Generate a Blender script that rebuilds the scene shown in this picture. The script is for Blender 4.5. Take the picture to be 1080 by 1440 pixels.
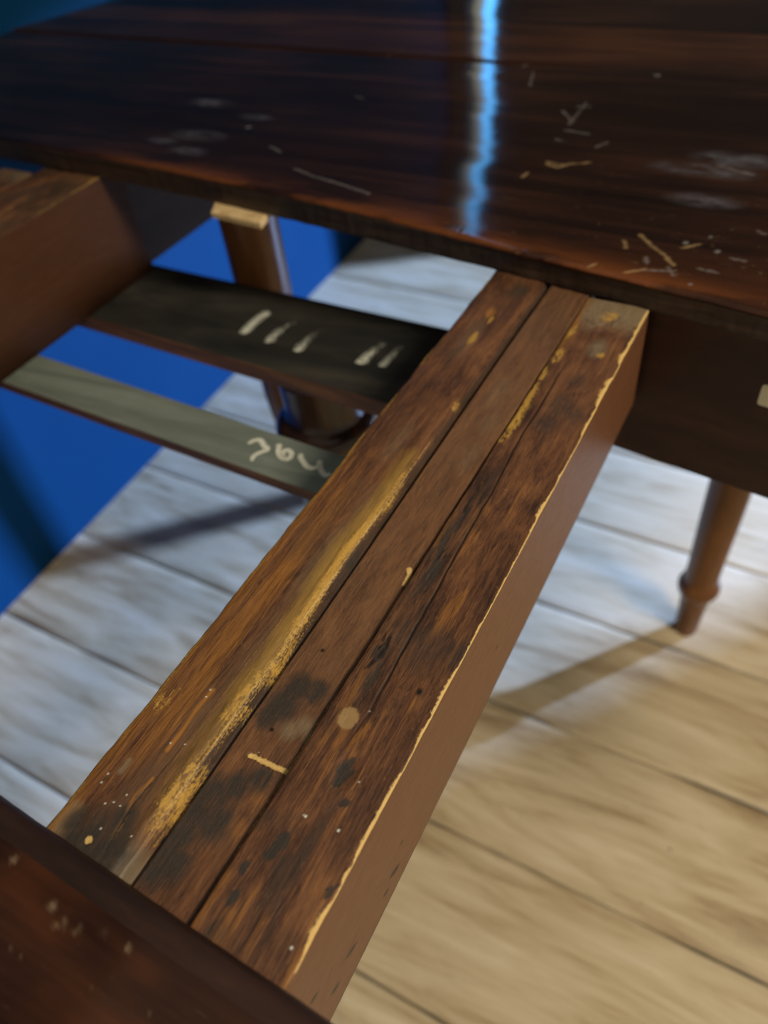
import bpy, math
import numpy as np
from mathutils import Vector

for o in list(bpy.data.objects):
    bpy.data.objects.remove(o, do_unlink=True)
S = bpy.context.scene
COL = S.collection
R = math.radians

# ------------------------------------------------------------------ camera
cam_d = bpy.data.cameras.new('camera')
cam = bpy.data.objects.new('camera', cam_d)
COL.objects.link(cam)
cam.location = (0.08781, -0.51219, 1.02750)
cam.rotation_mode = 'XYZ'
cam.rotation_euler = (0.76835064, 0.0899388, 0.49412182)
cam_d.sensor_fit = 'VERTICAL'
cam_d.sensor_height = 36.0
cam_d.sensor_width = 27.0
cam_d.lens = 36.0 * 1090.2 / 1440.0
cam_d.clip_start = 0.02
cam_d.dof.use_dof = True
cam_d.dof.focus_distance = 0.33
cam_d.dof.aperture_fstop = 6.3
S.camera = cam

# ------------------------------------------------------------------ exposure and light
S.view_settings.view_transform = 'Standard'
S.view_settings.look = 'None'
S.view_settings.exposure = 0.0
S.view_settings.gamma = 1.0
S.view_settings.use_curve_mapping = False

wd = bpy.data.worlds.new('World')
S.world = wd
wd.use_nodes = True
bg = wd.node_tree.nodes['Background']
bg.inputs[0].default_value = (1.0, 0.93, 0.78, 1)
bg.inputs[1].default_value = 0.30


def area(name, loc, target, sx, sy, col, power, spread=180):
    d = bpy.data.lights.new(name, 'AREA')
    d.shape = 'RECTANGLE'
    d.size, d.size_y = sx, sy
    d.color = col
    d.energy = power
    d.spread = R(spread)
    o = bpy.data.objects.new(name, d)
    COL.objects.link(o)
    o.location = loc
    o.rotation_euler = (Vector(target) - Vector(loc)).to_track_quat('-Z', 'Y').to_euler()
    return o


# warm room lamp up on the right, cool daylight from far right, trimmed by an added low opening
area('warm_lamp', (1.50, -0.45, 2.35), (-0.1, -0.1, 0.4), 0.50, 0.50, (1.0, 0.89, 0.70), 54)
area('daylight_opening', (2.60, 3.45, 1.30), (-0.5, 0.2, 0.25), 0.11, 0.20, (0.31, 0.50, 1.0), 1020)

# ------------------------------------------------------------------ numpy noise
def _lat(seed, n=256):
    return np.random.default_rng(seed).random((n, n))


def vnoise(x, y, seed=0):
    L = _lat(seed)
    xi = np.floor(x).astype(int); yi = np.floor(y).astype(int)
    fx = x - xi; fy = y - yi
    fx = fx*fx*(3-2*fx); fy = fy*fy*(3-2*fy)
    a = L[xi & 255, yi & 255]; b = L[(xi+1) & 255, yi & 255]
    c = L[xi & 255, (yi+1) & 255]; d = L[(xi+1) & 255, (yi+1) & 255]
    return (a*(1-fx)+b*fx)*(1-fy) + (c*(1-fx)+d*fx)*fy


def fbm(x, y, seed=0, oct=4, gain=.55):
    s = 0; a = 1.0; t = 0
    for i in range(oct):
        s = s + a*vnoise(x*2**i+17.3*i, y*2**i+5.1*i, seed+i); t += a; a *= gain
    return s/t


def sstep(a, b, x):
    t = np.clip((x-a)/(b-a), 0, 1)
    return t*t*(3-2*t)


def dline(X, Y, P, asp=1.0):
    """distance to a polyline; asp > 1 stretches along y (the grain)"""
    d = np.full(X.shape, 9.0)
    for (ax, ay), (bx, by) in zip(P[:-1], P[1:]):
        vx, vy = bx-ax, (by-ay)/asp
        px, py = X-ax, (Y-ay)/asp
        t = np.clip((px*vx+py*vy)/(vx*vx+vy*vy+1e-12), 0, 1)
        d = np.minimum(d, np.hypot(px-t*vx, py-t*vy))
    return d


def blobs(X, Y, P, asp=1.6):
    """soft union of spots (x, y, radius in mm)"""
    m = np.zeros(X.shape)
    for b in P:
        r = (b[2] if len(b) > 2 else .5)*1e-3
        q = np.hypot(X-b[0], (Y-b[1])/asp)/r
        m = np.maximum(m, np.clip(1.5-q, 0, 1))
    return m

# ------------------------------------------------------------------ mesh helpers
TABLE = (-0.25, 0.30, 0.0)


def setp(o, label=None, cat=None, group=None, kind=None):
    if label: o['label'] = label
    if cat: o['category'] = cat
    if group: o['group'] = group
    if kind: o['kind'] = kind
    return o


def link(name, me, parent=None, origin=(0, 0, 0), mats=()):
    o = bpy.data.objects.new(name, me)
    COL.objects.link(o)
    for m in mats:
        me.materials.append(m)
    if parent is not None:
        o.parent = parent
    else:
        o.location = origin
    return o


def mesh_from(verts, faces, origin=(0, 0, 0), smooth=False):
    me = bpy.data.meshes.new('mesh')
    v = np.asarray(verts, float) - np.asarray(origin, float)
    me.from_pydata(v.tolist(), [], faces)
    me.validate()
    if smooth:
        me.polygons.foreach_set('use_smooth', np.ones(len(me.polygons), bool))
    return me


def sweep(P, attrs, origin):
    """P[nu, nv, 3]: closed cross sections (nu) along nv stations, capped"""
    nu, nv = P.shape[:2]
    idx = np.arange(nu*nv).reshape(nu, nv)
    a = idx; b = np.roll(idx, -1, axis=0)
    q = np.stack([a[:, :-1], a[:, 1:], b[:, 1:], b[:, :-1]], -1).reshape(-1, 4)
    nq = len(q)
    loops = np.concatenate([q.ravel(), idx[:, 0], idx[::-1, -1]]).astype(np.int32)
    start = np.concatenate([np.arange(nq)*4, [nq*4, nq*4+nu]]).astype(np.int32)
    me = bpy.data.meshes.new('mesh')
    me.vertices.add(nu*nv)
    me.vertices.foreach_set('co', (P.reshape(-1, 3)-np.asarray(origin)).astype(np.float32).ravel())
    me.loops.add(len(loops)); me.loops.foreach_set('vertex_index', loops)
    me.polygons.add(nq+2); me.polygons.foreach_set('loop_start', start)
    sm = np.ones(nq+2, bool); sm[-2:] = False
    me.update(calc_edges=True)
    me.polygons.foreach_set('use_smooth', sm)
    for k, v in attrs.items():
        at = me.attributes.new(k, 'FLOAT', 'POINT')
        at.data.foreach_set('value', np.broadcast_to(v, (nu, nv)).astype(np.float32).ravel())
    # make the faces look outwards
    vol = 0.0
    c = P.reshape(-1, 3).mean(0)
    A = P.reshape(-1, 3)[q[:, 0]]-c; B = P.reshape(-1, 3)[q[:, 1]]-c; Cc = P.reshape(-1, 3)[q[:, 2]]-c
    vol = np.einsum('ij,ij->i', A, np.cross(B, Cc)).sum()
    if vol < 0:
        me.flip_normals()
    return me


def prism(poly, z0, z1, origin, bevel=.0015, tilt=None):
    """vertical prism over a plan outline, with a chamfered top edge; tilt(x) shifts z"""
    n = len(poly)
    area2 = sum(poly[i][0]*poly[(i+1) % n][1]-poly[(i+1) % n][0]*poly[i][1] for i in range(n))
    if area2 < 0: poly = poly[::-1]
    cx = sum(p[0] for p in poly)/n; cy = sum(p[1] for p in poly)/n
    def ins(p):
        d = math.hypot(p[0]-cx, p[1]-cy); k = 1-bevel*1.4/d
        return (cx+(p[0]-cx)*k, cy+(p[1]-cy)*k)
    v = [(p[0], p[1], z0) for p in poly]+[(p[0], p[1], z1-bevel) for p in poly]+[(*ins(p), z1) for p in poly]
    if tilt: v = [(x, y, z+tilt(x)) for x, y, z in v]
    f = [tuple(range(n))[::-1], tuple(range(2*n, 3*n))]
    for i in range(n):
        j = (i+1) % n
        f += [(i, j, n+j, n+i), (n+i, n+j, 2*n+j, 2*n+i)]
    return mesh_from(v, f, origin)


def box(x0, x1, y0, y1, z0, z1, origin=(0, 0, 0), bevel=.0015, tilt=None):
    return prism([(x0, y0), (x1, y0), (x1, y1), (x0, y1)], z0, z1, origin, bevel, tilt)


def lathe(prof, x, y, origin, n=40):
    v = []; f = []
    for z, r in prof:
        for k in range(n):
            a = 2*math.pi*k/n
            v.append((x+r*math.cos(a), y+r*math.sin(a), z))
    m = len(prof)
    for i in range(m-1):
        for k in range(n):
            k2 = (k+1) % n
            f.append((i*n+k, i*n+k2, (i+1)*n+k2, (i+1)*n+k))
    f.append(tuple(range(n))[::-1]); f.append(tuple((m-1)*n+k for k in range(n)))
    return mesh_from(v, f, origin, smooth=True)


def smooth_prof(pts, sub=5):
    """Catmull-Rom through (z, r)"""
    o = []
    for i in range(len(pts)-1):
        p0 = pts[max(i-1, 0)]; p1 = pts[i]; p2 = pts[i+1]; p3 = pts[min(i+2, len(pts)-1)]
        for k in range(sub):
            t = k/sub
            r = .5*((2*p1[1])+(-p0[1]+p2[1])*t+(2*p0[1]-5*p1[1]+4*p2[1]-p3[1])*t*t+(-p0[1]+3*p1[1]-3*p2[1]+p3[1])*t**3)
            o.append((p1[0]+(p2[0]-p1[0])*t, max(r, .004)))
    o.append(pts[-1])
    return o


# ------------------------------------------------------------------ materials
class NB:
    def __init__(s, name):
        s.m = bpy.data.materials.new(name); s.m.use_nodes = True
        s.t = s.m.node_tree; s.b = s.t.nodes['Principled BSDF']
    def n(s, typ, **kw):
        x = s.t.nodes.new(typ)
        for k, v in kw.items(): setattr(x, k, v)
        return x
    def l(s, a, b): s.t.links.new(a, b)
    def put(s, sock, v):
        if hasattr(v, 'links') or isinstance(v, bpy.types.NodeSocket): s.l(v, sock)
        else: sock.default_value = v
    def pos(s, scale=(1, 1, 1), rnd=0.0):
        c = s.n('ShaderNodeTexCoord').outputs['Object']
        if rnd:
            oi = s.n('ShaderNodeObjectInfo').outputs['Random']
            k = s.n('ShaderNodeVectorMath', operation='SCALE'); s.put(k.inputs[0], (3.1*rnd, 7.7*rnd, 5.3*rnd)); s.l(oi, k.inputs['Scale'])
            a = s.n('ShaderNodeVectorMath', operation='ADD'); s.l(c, a.inputs[0]); s.l(k.outputs[0], a.inputs[1]); c = a.outputs[0]
        mp = s.n('ShaderNodeMapping'); s.l(c, mp.inputs[0]); mp.inputs['Scale'].default_value = scale
        return mp.outputs[0]
    def noise(s, vec, scale=1.0, detail=4, rough=.6, dist=0.0):
        x = s.n('ShaderNodeTexNoise'); s.l(vec, x.inputs['Vector'])
        x.inputs['Scale'].default_value = scale; x.inputs['Detail'].default_value = detail
        x.inputs['Roughness'].default_value = rough; x.inputs['Distortion'].default_value = dist
        return x.outputs['Fac']
    def ramp(s, fac, stops):
        x = s.n('ShaderNodeValToRGB'); s.l(fac, x.inputs[0]); e = x.color_ramp.elements
        while len(e) < len(stops): e.new(.5)
        for q, (p, c) in zip(e, stops):
            q.position = p; q.color = (*c, 1) if not isinstance(c, (int, float)) else (c, c, c, 1)
        return x.outputs['Color']
    def mix(s, fac, a, b, mode='MIX'):
        x = s.n('ShaderNodeMix', data_type='RGBA', blend_type=mode)
        s.put(x.inputs[0], fac)
        for k, v in ((6, a), (7, b)): s.put(x.inputs[k], (*v, 1) if isinstance(v, tuple) and len(v) == 3 else v)
        return x.outputs[2]
    def math(s, op, a, b=0.0, c=0.0, clamp=False):
        x = s.n('ShaderNodeMath', operation=op, use_clamp=clamp)
        s.put(x.inputs[0], a); s.put(x.inputs[1], b); s.put(x.inputs[2], c)
        return x.outputs[0]
    def attr(s, name):
        x = s.n('ShaderNodeAttribute'); x.attribute_name = name
        return x.outputs['Fac']
    def bump(s, h, strength=.3, dist=.001, prev=None):
        x = s.n('ShaderNodeBump'); s.l(h, x.inputs['Height'])
        x.inputs['Strength'].default_value = strength; x.inputs['Distance'].default_value = dist
        if prev: s.l(prev, x.inputs['Normal'])
        return x.outputs['Normal']
    def done(s, col, rough, nrm=None, spec=.5):
        s.put(s.b.inputs['Base Color'], (*col, 1) if isinstance(col, tuple) else col)
        s.put(s.b.inputs['Roughness'], rough)
        s.b.inputs['Specular IOR Level'].default_value = spec
        if nrm: s.l(nrm, s.b.inputs['Normal'])
        return s.m


def crisp(k, mask, nz, soft=.12, amt=.9):
    """mask broken up by noise into hard-edged flakes"""
    v = k.math('ADD', mask, k.math('MULTIPLY', k.math('SUBTRACT', nz, .5), amt))
    x = k.n('ShaderNodeMapRange'); k.l(v, x.inputs[0])
    x.inputs[1].default_value = .5-soft; x.inputs[2].default_value = .5+soft
    return x.outputs[0]


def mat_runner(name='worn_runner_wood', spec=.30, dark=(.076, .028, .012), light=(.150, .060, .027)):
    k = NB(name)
    fine = k.noise(k.pos((2300, 150, 2300)), 1, 4, .65, .4)
    fib = k.noise(k.pos((640, 34, 640)), 1, 7, .68, .8)
    pat = k.noise(k.pos((70, 26, 70)), 1, 6, .62, .9)
    g = k.math('ADD', k.math('MULTIPLY', fib, .40), k.math('MULTIPLY', pat, .33))
    g = k.math('ADD', g, k.math('MULTIPLY', fine, .32))
    g = k.math('ADD', g, k.math('SUBTRACT', k.attr('tone'), .035))
    c = k.ramp(g, [(.33, (.016, .008, .005)), (.46, (.066, .027, .013)), (.56, (.128, .053, .022)), (.66, (.190, .083, .031)), (.80, (.33, .150, .045))])
    pores = k.noise(k.pos((1250, 190, 1250)), 1, 2, .5)
    c = k.mix(k.math('MULTIPLY', k.ramp(pores, [(.58, 0.0), (.68, .75)]), k.ramp(pat, [(.35, 1.0), (.7, .35)])), c, (.022, .010, .006))
    flecks = k.noise(k.pos((800, 240, 800)), 1, 3, .6)
    c = k.mix(k.ramp(flecks, [(.62, 0.0), (.74, .38)]), c, (.27, .125, .045))
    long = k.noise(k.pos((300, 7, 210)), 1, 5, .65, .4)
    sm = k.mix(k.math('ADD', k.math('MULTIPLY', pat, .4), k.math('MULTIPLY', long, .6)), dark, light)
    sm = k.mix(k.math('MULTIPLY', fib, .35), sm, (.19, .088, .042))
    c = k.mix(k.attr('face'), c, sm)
    blot = k.noise(k.pos((260, 120, 260)), 1, 6, .72)
    spots = k.noise(k.pos((1200, 700, 1200)), 1, 4, .65)
    greyc = k.mix(fine, (.10, .075, .045), (.30, .235, .14))
    c = k.mix(k.math('MULTIPLY', k.attr('grey'), k.math('ADD', blot, .2), clamp=True), c, greyc)
    c = k.mix(k.attr('dust'), c, k.mix(k.math('ADD', k.math('MULTIPLY', fib, .5), k.math('MULTIPLY', fine, .5)), (.070, .034, .017), (.205, .118, .060)))
    c = k.mix(crisp(k, k.attr('orange'), fib, .35, 1.4), c, (.30, .125, .022))
    st = k.math('MULTIPLY', k.attr('stain'), k.math('ADD', k.math('MULTIPLY', blot, 1.0), .42), clamp=True)
    c = k.mix(k.math('MULTIPLY', st, .93), c, k.mix(spots, (.009, .008, .007), (.048, .040, .032)))
    c = k.mix(k.math('MULTIPLY', k.attr('gold'), k.math('ADD', fine, .35), clamp=True), c, k.mix(fib, (.15, .080, .014), (.44, .265, .055)))
    raw = crisp(k, k.attr('raw'), k.math('ADD', k.math('MULTIPLY', fib, .45), k.math('MULTIPLY', spots, .55)), .16, 1.9)
    pale = k.mix(fine, (.42, .26, .080), (.66, .46, .18))
    gold = k.mix(k.math('MULTIPLY', fine, 1.0), (.22, .105, .014), (.56, .335, .065))
    c = k.mix(raw, c, k.mix(k.attr('knot'), gold, pale))
    c = k.mix(k.math('MULTIPLY', k.attr('disc'), .9), c, k.mix(blot, (.20, .115, .045), (.36, .23, .10)))
    c = k.mix(k.attr('speck'), c, (.72, .70, .62))
    c = k.mix(k.attr('hole'), c, (.006, .004, .003))
    h = k.math('ADD', k.math('MULTIPLY', fib, .7), k.math('MULTIPLY', fine, .35))
    nr = k.bump(h, .6, .00055)
    rg = k.math('ADD', k.math('MULTIPLY', blot, .25), .34)
    rg = k.math('ADD', rg, k.math('MULTIPLY', raw, .2))
    rg = k.math('SUBTRACT', rg, k.math('MULTIPLY', k.attr('face'), .10 if spec > .2 else -.1))
    return k.done(c, rg, nr, spec)


def mat_top(name='tabletop_varnish', lift=0.0, offs=0.0):
    k = NB(name)
    p = k.pos((2.2, 34, 34), 1.0)
    a = k.noise(p, 1, 5, .6, .7)
    b = k.noise(k.pos((9, 260, 260), 1.0), 1, 4, .6)
    w = k.noise(k.pos((5, 7, 7), .5), 1, 3, .5)
    g = k.math('ADD', k.math('MULTIPLY', a, .50), k.math('MULTIPLY', b, .16))
    g = k.math('ADD', g, k.math('MULTIPLY', w, .34))
    g = k.math('ADD', g, lift-.022)
    c = k.ramp(g, [(.34, (.005, .003, .003)), (.47, (.014, .0065, .005)), (.57, (.032, .013, .008)), (.72, (.078, .030, .013))])
    if offs:
        pass
    wear_glow = k.attr('wear_glow')
    c = k.mix(k.math('MULTIPLY', wear_glow, k.math('ADD', a, .1), clamp=True), c, (.17, .052, .015))  # red tint: rubbed wood plus the warm reflection painted along the front edge
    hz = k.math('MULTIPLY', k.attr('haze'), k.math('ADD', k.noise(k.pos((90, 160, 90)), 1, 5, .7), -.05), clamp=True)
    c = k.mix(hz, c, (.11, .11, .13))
    c = k.mix(k.attr('tan'), c, (.40, .26, .12))
    c = k.mix(k.attr('white'), c, (.36, .34, .33))
    # faint rubbed scratches all over
    sc = k.noise(k.pos((38, 420, 38), .3), 1, 2, .5, 2.5)
    sm = k.ramp(sc, [(.70, 0.0), (.76, .22)])
    c = k.mix(sm, c, (.16, .12, .10))
    dn = k.noise(k.pos((5, 12, 9), .2), 1, 1.5, .5)
    nr = k.bump(dn, 1.0, .0023)
    nr = k.bump(b, .06, .0003, nr)
    rg = k.math('ADD', k.math('MULTIPLY', k.noise(k.pos((30, 60, 30)), 1, 5, .7), .10), .03)
    rg = k.math('ADD', rg, k.math('MULTIPLY', hz, .5))
    return k.done(c, rg, nr, .20)


def mat_wood(name, cols, scale=(30, 4, 30), rough=(.3, .5), bump=.15, spec=.5, rnd=0.0):
    k = NB(name)
    a = k.noise(k.pos(scale, rnd), 1, 5, .6, .6)
    b = k.noise(k.pos(tuple(q*7 for q in scale), rnd), 1, 4, .6)
    g = k.math('ADD', k.math('MULTIPLY', a, .7), k.math('MULTIPLY', b, .3))
    c = k.ramp(g, [(.33, cols[0]), (.5, cols[1]), (.68, cols[2])])
    rg = k.math('ADD', k.math('MULTIPLY', a, rough[1]-rough[0]), rough[0])
    return k.done(c, rg, k.bump(b, bump, .0006), spec)


def mat_floor():
    k = NB('worn_pine_boards')
    oi = k.n('ShaderNodeObjectInfo').outputs['Random']
    lo = k.noise(k.pos((2.2, 12, 8), 1.0), 1, 4, .58, 2.6)
    gr = k.noise(k.pos((5, 62, 30), 1.0), 1, 5, .62, 1.2)
    fn = k.noise(k.pos((26, 420, 100), 1.0), 1, 3, .6)
    g = k.math('ADD', k.math('MULTIPLY', lo, .58), k.math('MULTIPLY', gr, .30))
    g = k.math('ADD', g, k.math('MULTIPLY', fn, .16))
    g = k.math('ADD', g, k.math('MULTIPLY', k.math('SUBTRACT', oi, .5), .06))
    c = k.ramp(g, [(.34, (.27, .175, .085)), (.43, (.42, .31, .175)), (.52, (.54, .425, .262)), (.66, (.66, .545, .37))])
    dirt = k.noise(k.pos((9, 14, 9), .7), 1, 5, .7)
    c = k.mix(k.ramp(dirt, [(.60, 0.0), (.78, .45)]), c, (.22, .17, .12))
    nick = k.noise(k.pos((70, 130, 70), .7), 1, 2, .5)
    c = k.mix(k.ramp(nick, [(.76, 0.0), (.80, .8)]), c, (.07, .055, .04))
    c = k.mix(k.attr('joint'), c, (.15, .13, .105))
    rg = k.math('ADD', k.math('MULTIPLY', gr, .2), .33)
    return k.done(c, rg, k.bump(gr, .12, .0008), .45)


M_RUN = mat_runner()
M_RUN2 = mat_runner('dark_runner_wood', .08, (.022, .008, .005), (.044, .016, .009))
M_TOP = mat_top()
M_TOP2 = mat_top('tabletop_varnish_reddish', .09)
M_TOP3 = mat_top('tabletop_varnish_brown', .075)
M_LIP = mat_wood('tabletop_dark_lip', ((.010, .005, .004), (.022, .010, .007), (.042, .018, .011)), (5, 40, 90), (.45, .6), .15, .25)
M_EDGE = mat_wood('tabletop_edge', ((.012, .007, .005), (.03, .016, .010), (.07, .036, .018)), (6, 60, 160), (.4, .6))
M_APRON = mat_wood('apron_mahogany', ((.018, .006, .0035), (.033, .0105, .0055), (.054, .018, .008)), (5, 60, 40), (.34, .46), .1)
M_LEG = mat_wood('turned_leg_wood', ((.065, .023, .006), (.15, .054, .012), (.27, .10, .022)), (40, 40, 5), (.26, .40), .06)
M_LEGD = mat_wood('turned_leg_dark_wood', ((.016, .008, .005), (.04, .016, .008), (.08, .032, .012)), (40, 40, 5), (.16, .28), .06, .5)
M_SLATD = mat_wood('black_stained_slat', ((.010, .010, .009), (.022, .021, .018), (.050, .042, .030)), (4, 30, 30), (.42, .6), .15)
M_SLAT = mat_wood('olive_grey_slat', ((.10, .118, .098), (.150, .170, .142), (.20, .225, .19)), (5, 60, 40), (.36, .5), .12)
M_SLATE = mat_wood('slat_edge_brown', ((.06, .026, .011), (.14, .060, .022), (.28, .125, .036)), (10, 40, 200), (.45, .6), .2)
M_SIDE = mat_wood('left_runner_wood', ((.022, .009, .006), (.045, .017, .009), (.095, .038, .013)), (60, 9, 40), (.38, .52), .15)
M_BARE = mat_wood('bare_end_wood', ((.38, .24, .10), (.55, .38, .18), (.70, .52, .28)), (60, 60, 60), (.6, .8), .2)
M_GREYPANEL = mat_wood('dull_panel_wood', ((.030, .021, .018), (.045, .032, .027), (.065, .047, .04)), (30, 5, 30), (.55, .7), .1, .12)
M_FLOOR = mat_floor()
M_UNDER = mat_wood('subfloor', ((.02, .016, .012), (.03, .024, .018), (.045, .035, .026)), (8, 8, 8), (.8, .9))


def mat_wall():
    k = NB('blue_wall_paint')
    a = k.noise(k.pos((6, 6, 6)), 1, 5, .6)
    f = k.noise(k.pos((300, 300, 300)), 1, 3, .6)
    c = k.mix(a, (.0003, .024, .068), (.0005, .031, .084))
    return k.done(c, .65, k.bump(f, .15, .0008), .08)


M_WALL = mat_wall()
k = NB('dark_plaster'); M_DARK = k.done(k.mix(k.noise(k.pos((4, 4, 4))), (.05, .043, .042), (.065, .058, .056)), .85)
k = NB('chalk')
cz = k.noise(k.pos((500, 500, 500)), 1, 4, .7)
k.done(k.mix(cz, (.55, .54, .44), (.76, .76, .64)), .95, None, .1)
tr = k.n('ShaderNodeBsdfTransparent'); mx = k.n('ShaderNodeMixShader')
k.l(k.ramp(k.math('ADD', cz, k.math('MULTIPLY', k.math('SUBTRACT', k.attr('cover'), .5), .9)), [(.34, .0), (.56, .86)]), mx.inputs[0])
k.l(tr.outputs[0], mx.inputs[1]); k.l(k.b.outputs[0], mx.inputs[2])
k.l(mx.outputs[0], k.t.nodes['Material Output'].inputs[0])
M_CHALK = k.m
k = NB('cream_paper'); M_PAPER = k.done(k.mix(k.noise(k.pos((90, 90, 90))), (.62, .55, .36), (.70, .63, .44)), .7)
k = NB('label_ink'); M_INK = k.done(k.mix(k.noise(k.pos((400, 400, 400))), (.10, .08, .05), (.16, .13, .08)), .8)


def emit(name, col, s):
    k = NB(name)
    f = k.noise(k.pos((2, 2, 3)), 1, 2)
    k.b.inputs['Base Color'].default_value = (.1, .1, .1, 1)
    k.l(k.mix(f, tuple(.85*q for q in col), col), k.b.inputs['Emission Color'])
    k.b.inputs['Emission Strength'].default_value = s
    return k.m


M_PANE = emit('daylit_pane', (.10, .45, 1.0), 7.5)
M_BLIND = emit('backlit_blind', (1.0, .94, .66), .8)
M_FRAME = mat_wood('window_frame_paint', ((.03, .03, .03), (.05, .05, .05), (.07, .07, .07)), (8, 8, 8), (.5, .6))

# ------------------------------------------------------------------ the setting
floor = link('floor', box(-1.2, 2.4, -1.35, 3.2, -.06, -.022, (.6, .9, -.06)), None, (.6, .9, -.06), [M_UNDER])
setp(floor, 'pale worn pine plank floor running under the table', kind='structure')


def wall_x(y): return -.9692-.0433*y


wl = link('wall_left', box(-.12, 0, -1.65, 1.65, 0, 2.7, (0, 0, 0)), None, (wall_x(.25), .25, 0), [M_WALL])
wl.rotation_euler = (0, 0, math.atan(.0433))
setp(wl, 'deep blue painted wall beside the left end of the table', kind='structure')

rngf = np.random.default_rng(5)
nb = 0
for i in range(-6, 12):
    y0 = .0439+.1990*i; y1 = y0+.1990
    if y1 > 2.4: break
    g = .0009
    ys = np.array([y0+g*.5, y0+g*.5+.0015, y0+.004, y0+.02, y0+.06, y0+.1, y0+.14, y1-.02, y1-.004, y1-g*.5-.0015, y1-g*.5])
    zs = np.array([-.0030, -.0006, 0, .0, .0, .0, .0, 0, 0, -.0006, -.0030])
    jt = np.array([1, .75, .0, 0, 0, 0, 0, 0, .0, .75, 1.])
    xs = np.linspace(-1.15, 2.3, 300)
    Y = np.repeat(ys[:, None], len(xs), 1); X = np.repeat(xs[None], len(ys), 0)
    Z = np.repeat(zs[:, None], len(xs), 1).copy()
    wob = (vnoise(X*14, Y*0+i*3.7, 3)-.5)*.0018
    edge = np.zeros(len(ys)); edge[:3] = 1; edge[-3:] = 1
    Y = Y+wob*edge[:, None]
    J = jt[:, None]*sstep(.38, .66, fbm(X*9, Y*0+i*1.3, 8))
    P = np.stack([X, Y, Z], -1)
    bot = np.stack([X[[-1, 0]], Y[[-1, 0]], np.full((2, len(xs)), -.022)], -1)
    P = np.concatenate([P, bot], 0)
    J = np.concatenate([J, np.ones((2, len(xs)))], 0)
    me = sweep(P, {'joint': J}, (.6, .9, -.06))
    link('floor_board', me, floor, mats=[M_FLOOR])

wf = link('wall_far', box(-1.17, -.995, 1.9, 2.0, 0, 2.7), None, (0, 0, 0), [M_DARK])
setp(wf, 'dark far wall beyond the table', kind='structure')
for a, b, c, d in ((-.910, .25, 0, 2.7), (.25, 1.45, 1.0, 2.7), (1.45, 2.3, 0, 2.7)):      # pier, then unseen lintel and pier added to cut the blue light
    link('wall_and_blocker', box(a, b, 1.9, 2.0, c, d), wf, mats=[M_DARK])
win = link('window_1', box(-.995, -.910, 1.9, 2.0, 0, .82), None, (0, 0, 0), [M_DARK])
setp(win, 'tall narrow daylit window slot at the wall corner', kind='structure')
link('pane', box(-.965, -.917, 1.95, 1.96, .83, 2.62, bevel=.001), win, mats=[M_PANE])
link('blind', box(-.992, -.965, 1.945, 1.955, .83, 2.62, bevel=.001), win, mats=[M_BLIND])
for a, b, c, d in ((-.917, -.910, .82, 2.63), (-.995, -.992, .82, 2.63)):
    link('frame', box(a, b, 1.92, 1.97, c, d, bevel=.0005), win, mats=[M_FRAME])
link('sill', box(-.994, -.911, 1.89, 1.97, .82, .83), win, mats=[M_FRAME])
# ------------------------------------------------------------------ the table
table = bpy.data.objects.new('extension_table', None)
COL.objects.link(table)
table.location = TABLE
table.empty_display_size = .1
setp(table, 'dark varnished wooden extension table pulled open to bare its worn sliding runners', 'table')

ZR, ZB = .7493, .6728
L_cham=[(-0.064, -0.4678), (-0.0644, -0.4592), (-0.066, -0.451), (-0.0659, -0.4415), (-0.0665, -0.4303), (-0.0651, -0.4106), (-0.0666, -0.3985), (-0.0638, -0.3837), (-0.0659, -0.3664), (-0.0667, -0.3472), (-0.0689, -0.3176), (-0.0659, -0.2798), (-0.0683, -0.2429)]
L_blob=[(-0.0651, -0.4521, 6), (-0.0659, -0.4415, 5), (-0.0671, -0.4079, 5), (-0.0676, -0.397, 4), (-0.0628, -0.3852, 4), (-0.0662, -0.3602, 3), (-0.0689, -0.3176, 3)]
L_edge=[(-0.1014, -0.4461), (-0.0988, -0.4295), (-0.1002, -0.3842), (-0.1015, -0.3607), (-0.101, -0.3191), (-0.0978, -0.2974)]
L_patch=[(-0.0957, -0.4204, 5), (-0.093, -0.4158, 4), (-0.0953, -0.4176, 4)]
L_or1=[(-0.0794, -0.4064), (-0.08, -0.4177), (-0.0793, -0.428), (-0.0796, -0.4366)]
L_or2=[(-0.077, -0.4485), (-0.079, -0.4567), (-0.0775, -0.4657), (-0.0758, -0.4722)]
L_dark=[(-0.0847, -0.478, 9), (-0.0725, -0.4777, 8), (-0.0764, -0.4696, 6), (-0.0932, -0.4749, 4)]
L_grey=[(-0.0994, -0.4779, 7), (-0.0618, -0.4801, 8), (-0.0974, -0.4724, 4)]
L_smudge=[(-0.0906, -0.4518), (-0.0905, -0.4469)]
L_tan=[(-0.0832, -0.4776, 1.4)]
L_speck=[(-0.0946, -0.4548), (-0.0945, -0.4586), (-0.0873, -0.4644), (-0.0846, -0.4625), (-0.0814, -0.4625), (-0.082, -0.4581), (-0.0821, -0.4724), (-0.0696, -0.4694), (-0.0803, -0.4336), (-0.0746, -0.4315), (-0.0805, -0.4069), (-0.0801, -0.4104)]
L_fiber=[(-0.0773, -0.4686), (-0.078, -0.4473), (-0.0763, -0.4105), (-0.0736, -0.372), (-0.0741, -0.3224), (-0.073, -0.2744)]
L_light=[(-0.0746, -0.4773), (-0.0767, -0.4592), (-0.0747, -0.4359), (-0.0741, -0.3982), (-0.0732, -0.3612)]
L_grey2=[(-0.0756, -0.3131, 3), (-0.0757, -0.3328, 4), (-0.0849, -0.1308, 5), (-0.0808, -0.2356, 4)]
L_far=[(-0.076, -0.0692, 6)]
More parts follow.
